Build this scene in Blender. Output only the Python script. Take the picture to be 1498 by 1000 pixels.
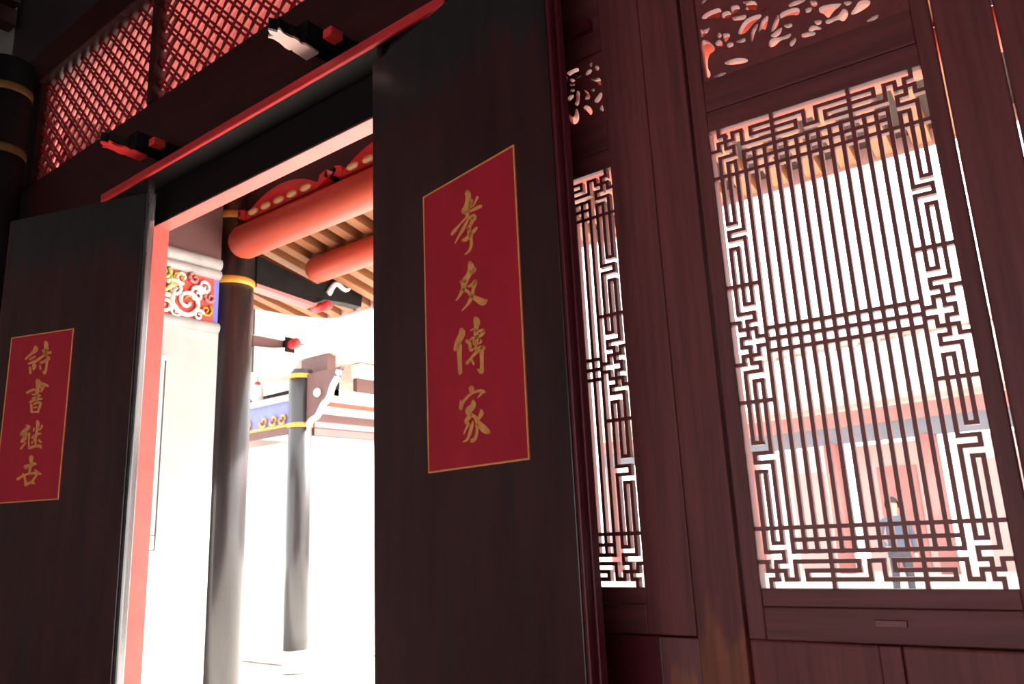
import bpy, bmesh, math, random
from mathutils import Vector, Matrix

for o in list(bpy.data.objects):
    bpy.data.objects.remove(o, do_unlink=True)
scene = bpy.context.scene
COL = scene.collection
random.seed(7)
PI = math.pi

# ------------------------------------------------------------------ camera
W, H, FPX = 1498, 1000, 1127.0
CAM = Vector((0.0, -2.0, 1.45))          # eye height, two metres in front of the wall (wall plane is y = 0)
# rows: the place's x (along the wall), y (out to the courtyard), z (up) in the camera's right / down / forward frame
ez = Vector((530 - 749, -4207 - 500, FPX)).normalized()
ex = -Vector((-800 - 749, 842 - 500, FPX))
ex = (ex - ez * ex.dot(ez)).normalized()
ey = ez.cross(ex)
ROT = Matrix((ex, ey, ez))
cam_data = bpy.data.cameras.new('camera')
cam_data.sensor_width = 36.0
cam_data.lens = FPX / W * 36.0
cam_data.clip_start = 0.02
cam_data.clip_end = 400
cam_data.dof.use_dof = True
cam_data.dof.focus_distance = 2.7
cam_data.dof.aperture_fstop = 4.5
cam = bpy.data.objects.new('camera', cam_data)
COL.objects.link(cam)
right, up, back = ROT @ Vector((1, 0, 0)), -(ROT @ Vector((0, 1, 0))), -(ROT @ Vector((0, 0, 1)))
M4 = Matrix((right, up, back)).transposed().to_4x4()
M4.translation = CAM
cam.matrix_world = M4
scene.camera = cam

# ------------------------------------------------------------------ sky, sun, exposure
world = bpy.data.worlds.new('sky')
scene.world = world
world.use_nodes = True
bg = world.node_tree.nodes['Background']
bg.inputs[0].default_value = (1.0, 0.985, 0.97, 1)
bg.inputs[1].default_value = 4.0
sun_data = bpy.data.lights.new('sun', 'SUN')
sun_data.energy = 32.0
sun_data.angle = math.radians(2)
sun_data.color = (1.0, 0.96, 0.9)
sun = bpy.data.objects.new('sun', sun_data)
COL.objects.link(sun)
sun.rotation_euler = Vector((-0.36, -0.66, -0.66)).to_track_quat('-Z', 'Y').to_euler()
scene.view_settings.view_transform = 'Standard'
scene.view_settings.look = 'None'
scene.view_settings.exposure = 0.0
scene.view_settings.gamma = 1.0
scene.view_settings.use_curve_mapping = False

# ------------------------------------------------------------------ materials
MATS = {}
def mat(name, col, rough=0.5, var=0.25, scale=(6, 6, 6), metal=0.0, bump=0.0, spec=0.5, coat=0.0, col2=None, detail=6, bscale=None):
    m = bpy.data.materials.new(name)
    m.use_nodes = True
    nt = m.node_tree
    b = nt.nodes['Principled BSDF']
    b.inputs['Roughness'].default_value = rough
    b.inputs['Metallic'].default_value = metal
    b.inputs['Specular IOR Level'].default_value = spec
    b.inputs['Coat Weight'].default_value = coat
    b.inputs['Coat Roughness'].default_value = 0.15
    tc = nt.nodes.new('ShaderNodeTexCoord')
    mp = nt.nodes.new('ShaderNodeMapping')
    mp.inputs['Scale'].default_value = scale
    nt.links.new(tc.outputs['Object'], mp.inputs['Vector'])
    n = nt.nodes.new('ShaderNodeTexNoise')
    n.inputs['Scale'].default_value = 1.0
    n.inputs['Detail'].default_value = detail
    n.inputs['Roughness'].default_value = 0.62
    nt.links.new(mp.outputs['Vector'], n.inputs['Vector'])
    r = nt.nodes.new('ShaderNodeValToRGB')
    r.color_ramp.elements[0].position = 0.32
    r.color_ramp.elements[1].position = 0.68
    a = col2 if col2 else tuple(c * (1 - var) for c in col)
    c = col if col2 else tuple(min(1, c * (1 + var)) for c in col)
    r.color_ramp.elements[0].color = (*a, 1)
    r.color_ramp.elements[1].color = (*c, 1)
    nt.links.new(n.outputs['Fac'], r.inputs['Fac'])
    nt.links.new(r.outputs['Color'], b.inputs['Base Color'])
    if bump:
        bp = nt.nodes.new('ShaderNodeBump')
        bp.inputs['Strength'].default_value = bump
        bp.inputs['Distance'].default_value = 0.01
        nt.links.new(n.outputs['Fac'], bp.inputs['Height'])
        nt.links.new(bp.outputs['Normal'], b.inputs['Normal'])
    MATS[name] = m
    return m

def patch(m, col, zlo, zhi, xscale=14.0, zscale=2.0, thr=0.52, soft=0.05, rough=None, seed=0.0, amount=1.0):
    """worn / recoloured area with an irregular outline between two heights (object space)"""
    nt = m.node_tree
    b = nt.nodes['Principled BSDF']
    old = b.inputs['Base Color'].links[0].from_socket
    tc = nt.nodes.new('ShaderNodeTexCoord')
    sx = nt.nodes.new('ShaderNodeSeparateXYZ')
    nt.links.new(tc.outputs['Object'], sx.inputs[0])
    mp = nt.nodes.new('ShaderNodeMapping')
    mp.inputs['Scale'].default_value = (xscale, xscale, zscale)
    mp.inputs['Location'].default_value = (seed, seed * 2, seed)
    nt.links.new(tc.outputs['Object'], mp.inputs['Vector'])
    n = nt.nodes.new('ShaderNodeTexNoise')
    n.inputs['Scale'].default_value = 1.0
    n.inputs['Detail'].default_value = 4
    nt.links.new(mp.outputs['Vector'], n.inputs['Vector'])
    band = nt.nodes.new('ShaderNodeMapRange')      # 0 above zhi, 1 below zlo
    band.inputs['From Min'].default_value = zhi
    band.inputs['From Max'].default_value = zlo
    nt.links.new(sx.outputs['Z'], band.inputs['Value'])
    add = nt.nodes.new('ShaderNodeMath'); add.operation = 'MULTIPLY_ADD'
    nt.links.new(band.outputs[0], add.inputs[0])
    add.inputs[1].default_value = 0.5
    nt.links.new(n.outputs['Fac'], add.inputs[2])
    st = nt.nodes.new('ShaderNodeMapRange')
    st.inputs['From Min'].default_value = thr + 0.25 - soft
    st.inputs['From Max'].default_value = thr + 0.25 + soft
    st.inputs['To Max'].default_value = amount
    nt.links.new(add.outputs[0], st.inputs['Value'])
    mx = nt.nodes.new('ShaderNodeMix'); mx.data_type = 'RGBA'
    nt.links.new(st.outputs[0], mx.inputs[0])
    nt.links.new(old, mx.inputs[6])
    base_noise = [q for q in nt.nodes if q.bl_idname == 'ShaderNodeTexNoise'][0]
    gr = nt.nodes.new('ShaderNodeValToRGB')
    gr.color_ramp.elements[0].position = 0.3; gr.color_ramp.elements[1].position = 0.7
    gr.color_ramp.elements[0].color = (*[q * 0.6 for q in col], 1); gr.color_ramp.elements[1].color = (*[q * 1.25 for q in col], 1)
    nt.links.new(base_noise.outputs['Fac'], gr.inputs['Fac'])
    nt.links.new(gr.outputs['Color'], mx.inputs[7])
    nt.links.new(mx.outputs[2], b.inputs['Base Color'])

BLACK = mat('black_lacquer', (0.030, 0.026, 0.028), 0.34, 0.35, (9, 9, 1.2), bump=0.12, coat=0.25)
BLACKF = mat('black_painted_beam', (0.007, 0.006, 0.0065), 0.6, 0.35, (2, 9, 9), bump=0.1, spec=0.2)
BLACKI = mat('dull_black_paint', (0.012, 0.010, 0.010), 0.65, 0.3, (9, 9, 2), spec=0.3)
BANDI = mat('dimmed_gold_band', (0.20, 0.085, 0.015), 0.6, 0.15, (20, 20, 20))  # gold band darkened in colour for the dim indoor corner
LEAF = mat('door_black_lacquer', (0.024, 0.020, 0.022), 0.38, 0.3, (11, 11, 1.4), bump=0.10, coat=0.2)
patch(LEAF, (0.075, 0.012, 0.016), 1.2, 1.5, 17, 1.2, 0.62, 0.09, seed=3.3, amount=0.55)  # reddish mottling over the black, broken up by noise
STILE = mat('rubbed_black_stile', (0.06, 0.055, 0.06), 0.2, 0.5, (40, 40, 5), bump=0.2, spec=1.0, coat=1.0)
EDGE = mat('dark_red_door_edge', (0.115, 0.010, 0.018), 0.45, 0.3, (14, 14, 1.2))
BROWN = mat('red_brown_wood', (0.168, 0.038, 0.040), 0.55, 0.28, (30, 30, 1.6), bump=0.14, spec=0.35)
BROWNH = mat('red_brown_wood_level', (0.163, 0.037, 0.039), 0.55, 0.28, (1.6, 30, 30), bump=0.14, spec=0.35)
POST = mat('worn_red_brown_post', (0.172, 0.039, 0.041), 0.55, 0.28, (30, 30, 1.6), bump=0.15, spec=0.35)
patch(POST, (0.27, 0.074, 0.040), -0.66, -0.36, 22, 3.0, 0.55, 0.05, seed=1.7)
POST2 = mat('worn_red_brown_stile', (0.160, 0.040, 0.043), 0.5, 0.22, (26, 26, 1.6), bump=0.12)
patch(POST2, (0.27, 0.074, 0.040), 0.30, 0.52, 22, 3.0, 0.58, 0.05, seed=4.1)
BARS = mat('lattice_red_brown', (0.22, 0.042, 0.042), 0.5, 0.2, (20, 20, 20))
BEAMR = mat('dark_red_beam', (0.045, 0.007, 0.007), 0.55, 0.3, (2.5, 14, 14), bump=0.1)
TRIMR = mat('bright_red_trim', (0.70, 0.040, 0.045), 0.38, 0.18, (3, 20, 20))
REVEAL = mat('red_reveal_paint', (0.62, 0.115, 0.095), 0.45, 0.14, (5, 5, 5), bump=0.05)
CLASP = mat('clasp_red_paint', (0.85, 0.05, 0.05), 0.4, 0.12, (12, 12, 12))
CLASP_LIT = mat('clasp_red_lit_pale', (0.90, 0.62, 0.56), 0.4, 0.06, (12, 12, 12))  # the clasp's red with bright doorway light put into the colour
TRANS = mat('transom_red_paint', (0.36, 0.022, 0.025), 0.4, 0.2, (14, 14, 14))
COUPR = mat('couplet_red', (0.50, 0.015, 0.036), 0.45, 0.12, (7, 7, 3))
GOLD = mat('gold_paint', (0.86, 0.36, 0.11), 0.42, 0.15, (30, 30, 30))
BOSS = mat('pale_gold_boss', (0.70, 0.46, 0.22), 0.45, 0.1, (20, 20, 20))
BAND = mat('gold_band', (0.62, 0.30, 0.04), 0.4, 0.1, (20, 20, 20))
PURL = mat('orange_red_purlin', (0.52, 0.075, 0.04), 0.5, 0.15, (1.5, 8, 8))
RAFT = mat('orange_brown_rafter', (0.24, 0.085, 0.028), 0.6, 0.25, (8, 1.5, 8))
ROOFB = mat('dark_roof_board', (0.035, 0.016, 0.011), 0.7, 0.3, (3, 3, 3))
PLASTER = mat('white_plaster', (0.82, 0.80, 0.77), 0.8, 0.05, (3, 3, 3))
GREYW = mat('grey_plaster', (0.50, 0.475, 0.465), 0.8, 0.08, (3, 3, 3))
CREAM = mat('cream_wall', (0.80, 0.74, 0.62), 0.8, 0.05, (3, 3, 3))
GREYM = mat('grey_white_moulding', (0.36, 0.34, 0.335), 0.5, 0.2, (4, 4, 9))
WHITEP = mat('white_bracket_paint', (0.84, 0.80, 0.76), 0.6, 0.08, (5, 5, 5))
BLUE = mat('blue_panel', (0.17, 0.19, 0.62), 0.6, 0.12, (5, 5, 5))
GREEN = mat('green_paint', (0.45, 0.55, 0.16), 0.6, 0.1, (9, 9, 9))
PINK = mat('haze_pink_red', (0.50, 0.20, 0.19), 0.6, 0.1, (3, 3, 3))  # hall red lightened to hold haze in the colour; plain pink elsewhere
PINKW = mat('pale_pink_wall', (0.58, 0.43, 0.42), 0.7, 0.06, (2, 2, 2))
GREYB = mat('blue_grey_beam', (0.17, 0.18, 0.22), 0.7, 0.1, (2, 2, 2))
BROWNB = mat('pink_brown_beam', (0.13, 0.06, 0.055), 0.6, 0.12, (6, 2, 6))
STONE = mat('pale_paving', (0.66, 0.63, 0.58), 0.85, 0.12, (1.2, 1.2, 1.2))
TILE = mat('pale_clay_tile', (0.66, 0.52, 0.45), 0.8, 0.15, (4, 4, 4))
FLOORM = mat('red_clay_floor', (0.22, 0.10, 0.075), 0.6, 0.25, (2, 2, 2))
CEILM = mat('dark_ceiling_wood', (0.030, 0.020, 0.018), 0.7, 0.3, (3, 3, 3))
ROOMW = mat('dim_room_plaster', (0.30, 0.27, 0.25), 0.8, 0.1, (2, 2, 2))
INK = mat('red_ink', (0.60, 0.08, 0.06), 0.6, 0.1)
DARK = mat('dark_grey_line', (0.06, 0.06, 0.06), 0.6, 0.1)
SKIN = mat('skin', (0.55, 0.33, 0.25), 0.6, 0.05)
SHIRT = mat('blue_grey_shirt', (0.09, 0.11, 0.16), 0.8, 0.1)
TROUS = mat('dark_trousers', (0.06, 0.06, 0.08), 0.8, 0.1)
HAIR = mat('black_hair', (0.02, 0.018, 0.018), 0.6, 0.1)

# ------------------------------------------------------------------ helpers
def empty(name, loc=(0, 0, 0), rz=0.0, **props):
    o = bpy.data.objects.new(name, None)
    o.empty_display_size = 0.1
    o.location = loc
    o.rotation_euler = (0, 0, rz)
    COL.objects.link(o)
    for k, v in props.items(): o[k] = v
    return o

def link(name, me, m, parent=None, **props):
    o = bpy.data.objects.new(name, me)
    COL.objects.link(o)
    if m is not None and len(me.materials) == 0: me.materials.append(m)
    if parent is not None: o.parent = parent
    for k, v in props.items(): o[k] = v
    return o

def bm_mesh(bm, name, smooth=False):
    bmesh.ops.recalc_face_normals(bm, faces=bm.faces)
    me = bpy.data.meshes.new(name)
    bm.to_mesh(me); bm.free()
    if smooth:
        me.polygons.foreach_set('use_smooth', [True] * len(me.polygons))
    return me

def add_box(bm, x0, x1, y0, y1, z0, z1):
    vs = [bm.verts.new((x, y, z)) for x in (x0, x1) for y in (y0, y1) for z in (z0, z1)]
    for f in ((0, 1, 3, 2), (4, 6, 7, 5), (0, 4, 5, 1), (2, 3, 7, 6), (0, 2, 6, 4), (1, 5, 7, 3)):
        bm.faces.new([vs[i] for i in f])

def box(name, x0, x1, y0, y1, z0, z1, m, parent=None, bevel=0.004, **props):
    bm = bmesh.new()
    cx, cy, cz = (x0 + x1) / 2, (y0 + y1) / 2, (z0 + z1) / 2
    add_box(bm, x0 - cx, x1 - cx, y0 - cy, y1 - cy, z0 - cz, z1 - cz)
    b = min(bevel, 0.3 * min(x1 - x0, y1 - y0, z1 - z0))
    if b > 0:
        bmesh.ops.bevel(bm, geom=list(bm.edges), offset=b, segments=2, affect='EDGES', profile=0.5)
    o = link(name, bm_mesh(bm, name), m, parent, **props)
    o.location = (cx, cy, cz)
    return o

UNIT = None
def bar(name, x0, x1, y0, y1, z0, z1, m, parent):
    """a lattice bar: all share one unit-cube mesh per material"""
    global UNIT
    if UNIT is None: UNIT = {}
    if m.name not in UNIT:
        bm = bmesh.new(); add_box(bm, -.5, .5, -.5, .5, -.5, .5)
        me = bm_mesh(bm, 'bar'); me.materials.append(m); UNIT[m.name] = me
    o = bpy.data.objects.new(name, UNIT[m.name])
    COL.objects.link(o)
    o.parent = parent
    o.location = ((x0 + x1) / 2, (y0 + y1) / 2, (z0 + z1) / 2)
    o.scale = (max(x1 - x0, 1e-4), max(y1 - y0, 1e-4), max(z1 - z0, 1e-4))
    return o

def prism(name, outline, d0, d1, m, parent=None, axis='y', bevel=0.0, smooth=False, **props):
    """closed outline in two axes, extruded along the third (axis) from d0 to d1"""
    bm = bmesh.new()
    def pt(a, b, d):
        return {'y': (a, d, b), 'x': (d, a, b), 'z': (a, b, d)}[axis]
    lo = [bm.verts.new(pt(a, b, d0)) for a, b in outline]
    hi = [bm.verts.new(pt(a, b, d1)) for a, b in outline]
    n = len(outline)
    bm.faces.new(lo); bm.faces.new(hi[::-1])
    for i in range(n):
        bm.faces.new((lo[i], hi[i], hi[(i + 1) % n], lo[(i + 1) % n]))
    bmesh.ops.triangulate(bm, faces=[f for f in bm.faces if len(f.verts) > 4])
    return link(name, bm_mesh(bm, name, smooth), m, parent, **props)

def lathe(name, profile, m, parent=None, seg=28, axis='z', loc=(0, 0, 0), **props):
    bm = bmesh.new()
    rings = []
    for r, h in profile:
        ring = []
        for i in range(seg):
            a = 2 * PI * i / seg
            c, s = r * math.cos(a), r * math.sin(a)
            ring.append(bm.verts.new({'z': (c, s, h), 'x': (h, c, s), 'y': (c, h, s)}[axis]))
        rings.append(ring)
    for a, b in zip(rings, rings[1:]):
        for i in range(seg):
            bm.faces.new((a[i], a[(i + 1) % seg], b[(i + 1) % seg], b[i]))
    bm.faces.new(rings[0][::-1]); bm.faces.new(rings[-1])
    o = link(name, bm_mesh(bm, name, True), m, parent, **props)
    for p in o.data.polygons:
        if len(p.vertices) > 4: p.use_smooth = False
    o.location = loc
    return o

def tube(name, pts, radii, m, parent=None, seg=8, **props):
    bm = bmesh.new()
    rings = []
    pts = [Vector(p) for p in pts]
    for i, p in enumerate(pts):
        t = (pts[min(i + 1, len(pts) - 1)] - pts[max(i - 1, 0)]).normalized()
        u = t.cross(Vector((0, 0, 1)) if abs(t.z) < 0.9 else Vector((1, 0, 0))).normalized()
        v = t.cross(u)
        r = radii[i] if isinstance(radii, (list, tuple)) else radii
        rings.append([bm.verts.new(p + r * (math.cos(2 * PI * k / seg) * u + math.sin(2 * PI * k / seg) * v)) for k in range(seg)])
    for a, b in zip(rings, rings[1:]):
        for k in range(seg):
            bm.faces.new((a[k], a[(k + 1) % seg], b[(k + 1) % seg], b[k]))
    bm.faces.new(rings[0][::-1]); bm.faces.new(rings[-1])
    return link(name, bm_mesh(bm, name, True), m, parent, **props)

def ray(px, py):
    return ROT @ Vector((px - 749, py - 500, FPX))
def on_plane(px, py, p0, yaw):
    """where the sight line meets an upright plane through p0; gives the plane's own (u, z)"""
    n = Vector((-math.sin(yaw), math.cos(yaw), 0)); d = ray(px, py)
    p = CAM + d * (n.dot(Vector(p0) - CAM) / n.dot(d)) - Vector(p0)
    return p.x * math.cos(yaw) + p.y * math.sin(yaw), p.z + p0[2]
def on_level(px, py, z):
    d = ray(px, py); p = CAM + d * ((z - CAM.z) / d.z); return p.x, p.y

def pierced(name, outer, holes, y0, y1, m, parent, **props):
    """board with cut-through openings: outer outline and hole outlines in (x, z)"""
    cu = bpy.data.curves.new('c', 'CURVE')
    cu.dimensions = '2D'; cu.fill_mode = 'BOTH'; cu.extrude = abs(y1 - y0) / 2
    for poly in [outer] + holes:
        s = cu.splines.new('POLY'); s.points.add(len(poly) - 1); s.use_cyclic_u = True
        for q, (a, b) in zip(s.points, poly): q.co = (a, b, 0, 1)
    tmp = bpy.data.objects.new('t', cu); COL.objects.link(tmp)
    bpy.context.view_layer.update()
    me = bpy.data.meshes.new_from_object(tmp.evaluated_get(bpy.context.evaluated_depsgraph_get()))
    bpy.data.objects.remove(tmp, do_unlink=True); bpy.data.curves.remove(cu)
    me.name = name
    me.transform(Matrix(((1, 0, 0, 0), (0, 0, -1, (y0 + y1) / 2), (0, 1, 0, 0), (0, 0, 0, 1))))
    me.materials.clear()
    bm = bmesh.new(); bm.from_mesh(me); bmesh.ops.recalc_face_normals(bm, faces=bm.faces); bm.to_mesh(me); bm.free()
    return link(name, me, m, parent, **props)

def round_poly(poly, it=2):
    for _ in range(it):
        out = []
        for i in range(len(poly)):
            (ax, ay), (bx, by) = poly[i], poly[(i + 1) % len(poly)]
            out += [(ax * .75 + bx * .25, ay * .75 + by * .25), (ax * .25 + bx * .75, ay * .25 + by * .75)]
        poly = out
    return poly

S = 'structure'
# ------------------------------------------------------------------ the room
box('floor', -6.4, 4.6, -7.2, 0.12, -0.12, 0.0, FLOORM, bevel=0, kind=S)
ceiling = empty('ceiling', kind=S)
box('ceiling_board', -6.4, 4.6, -7.2, -0.02, 5.9, 6.05, CEILM, ceiling, 0)
for i in range(22):
    box('rafter', -6.1 + i * 0.5, -6.0 + i * 0.5, -7.1, -0.05, 5.78, 5.9, CEILM, ceiling)
wl = empty('wall_left', kind=S)
box('plaster', -6.5, -6.3, -7.2, 0.1, 0.0, 6.0, ROOMW, wl, 0)
box('tie_beam', -6.3, -6.16, -7.0, -0.02, 5.44, 5.58, BEAMR, wl)
box('upper_beam', -6.3, -6.12, -7.0, -0.02, 5.62, 5.78, BEAMR, wl)
wr = empty('wall_right', kind=S)
box('plaster', 4.5, 4.7, -7.2, 0.1, 0.0, 6.0, ROOMW, wr, 0)
wb = empty('wall_back', kind=S)
BO0, BO1, BOZ = -3.4, 3.2, 2.35            # unseen doorway behind the viewer, added and sized to let sky light in
box('plaster', -6.4, BO0, -7.35, -7.2, 0.0, 6.0, ROOMW, wb, 0)
box('plaster', BO1, 4.6, -7.35, -7.2, 0.0, 6.0, ROOMW, wb, 0)
box('added_door_header', BO0, BO1, -7.35, -7.2, BOZ, 6.0, ROOMW, wb, 0)
box('added_door_post', BO0 - 0.02, BO0 + 0.12, -7.4, -7.15, 0.0, BOZ, BEAMR, wb)
box('added_door_post', BO1 - 0.12, BO1 + 0.02, -7.4, -7.15, 0.0, BOZ, BEAMR, wb)

# ------------------------------------------------------------------ the front wall: frame timbers
OPL, OPR, OPZ = -3.88, -2.07, 3.13        # door opening
wf = empty('wall_front', kind=S)
jl = box('door_jamb', OPL - 0.2, OPL, 0.0, 0.088, 0.0, OPZ, BLACK, wf)
box('jamb_reveal', OPL - 0.002, OPL + 0.006, 0.004, 0.09, 0.0, OPZ, REVEAL, jl, 0).location = (0.101, 0.003, 0)
jr = box('door_jamb', OPR, OPR + 0.2, 0.0, 0.088, 0.0, OPZ, BLACK, wf)
box('jamb_reveal', OPR - 0.006, OPR + 0.002, 0.004, 0.09, 0.0, OPZ, REVEAL, jr, 0).location = (-0.101, 0.003, 0)
lt = box('lintel', OPL - 0.25, OPR + 0.25, 0.0, 0.088, OPZ, 3.40, BLACKF, wf)
rv = box('lintel_reveal', OPL, OPR, 0.004, 0.09, OPZ - 0.006, OPZ + 0.002, REVEAL, lt, 0)
rv.location = ((OPL + OPR) / 2 - lt.location.x, 0.003, OPZ - 0.002 - lt.location.z)
th_ = box('threshold', OPL, OPR, -0.05, 0.1, 0.0, 0.22, BLACK, wf)
# pivot board that holds the leaves' upper pivots, its lip painted red
pb = box('pivot_board', -4.20, -1.62, -0.125, 0.0, 3.322, 3.36, BLACKF, wf)
lip = box('red_lip', -4.20, -1.62, -0.145, -0.125, 3.318, 3.364, TRIMR, pb, 0.006)
lip.location = (0, -0.135 - pb.location.y, 0)
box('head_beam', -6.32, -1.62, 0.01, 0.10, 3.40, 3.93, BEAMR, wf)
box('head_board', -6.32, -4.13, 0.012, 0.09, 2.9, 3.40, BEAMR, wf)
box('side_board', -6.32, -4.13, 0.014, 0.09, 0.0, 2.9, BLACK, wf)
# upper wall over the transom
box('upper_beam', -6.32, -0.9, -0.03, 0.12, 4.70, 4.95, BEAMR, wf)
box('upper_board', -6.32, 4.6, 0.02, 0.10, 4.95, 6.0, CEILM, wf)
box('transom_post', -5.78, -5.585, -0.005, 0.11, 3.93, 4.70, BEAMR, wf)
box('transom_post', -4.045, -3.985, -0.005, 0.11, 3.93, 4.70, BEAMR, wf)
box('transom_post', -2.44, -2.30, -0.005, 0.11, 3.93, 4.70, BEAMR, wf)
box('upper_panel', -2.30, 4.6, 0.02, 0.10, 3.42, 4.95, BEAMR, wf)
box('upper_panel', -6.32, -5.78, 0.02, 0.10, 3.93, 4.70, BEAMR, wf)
# posts between the door and the lattice windows
box('post', OPR + 0.2, -1.665, 0.0, 0.09, 0.0, 3.42, BROWN, wf)
box('post', -0.9165, -0.7865, -0.012, 0.09, 0.0, 3.42, POST, wf, 0.005)
box('post', -0.1350, -0.014, -0.006, 0.09, 0.0, 3.42, BROWN, wf, 0.005)
box('post', -0.010, 0.13, 0.0, 0.09, 0.0, 3.42, BROWN, wf, 0.005)
box('side_board', 0.13, 4.6, 0.02, 0.09, 0.0, 3.42, BROWN, wf)
box('window_head', -0.7865, -0.1335, 0.0, 0.09, 3.302, 3.42, BROWNH, wf)
box('window_head', -1.665, -0.9165, 0.0, 0.09, 3.302, 3.42, BROWNH, wf)
hd = box('red_head_strip', -1.64, -1.085, -0.03, 0.0, 3.035, 3.075, EDGE, wf)
# wainscot under the lattice windows
def wainscot(x0, x1, xm):
    box('sill_rail', x0, x1, 0.012, 0.09, 0.98, 1.138, BROWNH, wf, 0.006) if xm is None else None
    if xm is not None:
        box('lower_panel', x0, xm - 0.024, 0.010, 0.07, 0.25, 1.1455, BROWN, wf, 0.006)
        box('lower_stile', xm - 0.0235, xm + 0.0235, 0.004, 0.09, 0.20, 1.1455, BROWN, wf, 0.003)
        box('lower_panel', xm + 0.024, x1, 0.013, 0.07, 0.25, 1.1455, BROWN, wf, 0.006)
    box('base_rail', x0, x1, 0.0, 0.09, 0.0, 0.25, BROWNH, wf, 0.006)
wainscot(-0.7865, -0.1335, -0.455)
box('sill_leak_block', -0.80, -0.12, 0.092, 0.115, 1.05, 1.20, BROWNH, wf, 0.002)  # unseen strips added behind both sills to block light leaking through
box('sill_leak_block', -1.70, -0.90, 0.092, 0.115, 1.05, 1.20, BROWNH, wf, 0.002)
box('lower_stile', -1.032, -0.9175, 0.002, 0.09, 0.20, 1.142, POST2, wf, 0.004)
box('lower_panel', -1.60, -1.034, 0.014, 0.07, 0.25, 1.142, EDGE, wf, 0.006)
box('lower_stile', -1.665, -1.602, 0.002, 0.09, 0.20, 1.142, BROWN, wf, 0.004)
box('base_rail', -1.665, -0.9165, 0.0, 0.09, 0.0, 0.25, BROWNH, wf, 0.006)

# ------------------------------------------------------------------ transom screens: crossed beaded laths at 45 degrees
def transom(name, x0, x1, z0, z1, label):
    root = empty(name, (x0, 0.03, z0), 0, kind=S, label=label)
    w, h = x1 - x0, z1 - z0
    P = 0.1275
    def clip(c, d):                       # line x + d*z = c inside the rectangle -> (start, end)
        pts = []
        for t in (0.0, h):
            x = c - d * t
            if -1e-6 <= x <= w + 1e-6: pts.append((x, t))
        for x in (0.0, w):
            t = (c - x) / d
            if 1e-6 < t < h - 1e-6: pts.append((x, t))
        return pts[:2] if len(pts) >= 2 else None
    for d, y, so, hw, sc_ in ((1, 0.0, 0.0135, 0.0058, 0.002), (1, 0.0, -0.0135, 0.0058, 0.002), (-1, 0.0125, 0.0, 0.0125, 0.0085)):
        n0 = -14; n1 = 30
        for k in range(n0, n1):
            c = k * P + 0.03 + so * 1.414
            e = clip(c, d)
            if not e: continue
            a, b = Vector((e[0][0], 0, e[0][1])), Vector((e[1][0], 0, e[1][1]))
            L = (b - a).length
            if L < 0.03: continue
            t = (b - a) / L
            nrm = Vector((-t.z, 0, t.x))
            # scalloped outline: narrow between crossings, round bead at every crossing
            step = P / math.sqrt(2) / 6
            m_ = max(2, int(L / step))
            up_, dn_ = [], []
            for i in range(m_ + 1):
                p = a + t * (L * i / m_)
                q = (p.x - d * p.z) / P * PI          # phase along the lath
                wd = hw + sc_ * abs(math.cos(q)) ** 2
                up_.append(p + nrm * wd); dn_.append(p - nrm * wd)
            bm = bmesh.new()
            f0 = [bm.verts.new((v.x, y, v.z)) for v in up_]; f1 = [bm.verts.new((v.x, y, v.z)) for v in dn_]
            g0 = [bm.verts.new((v.x, y + 0.012, v.z)) for v in up_]; g1 = [bm.verts.new((v.x, y + 0.012, v.z)) for v in dn_]
            for i in range(m_):
                bm.faces.new((f0[i], f0[i + 1], f1[i + 1], f1[i])); bm.faces.new((g0[i], g1[i], g1[i + 1], g0[i + 1]))
                bm.faces.new((f0[i], g0[i], g0[i + 1], f0[i + 1])); bm.faces.new((f1[i], f1[i + 1], g1[i + 1], g1[i]))
            bm.faces.new((f0[0], f1[0], g1[0], g0[0])); bm.faces.new((f0[-1], g0[-1], g1[-1], f1[-1]))
            link('lath', bm_mesh(bm, 'lath'), TRANS, root)
    return root
transom('window_3', -5.585, -4.045, 3.93, 4.70, 'red pierced transom screen of diagonal laths next to the gold-banded black column')
transom('window_4', -3.985, -2.44, 3.93, 4.70, 'red pierced transom screen of diagonal laths above the middle of the doorway')

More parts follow.
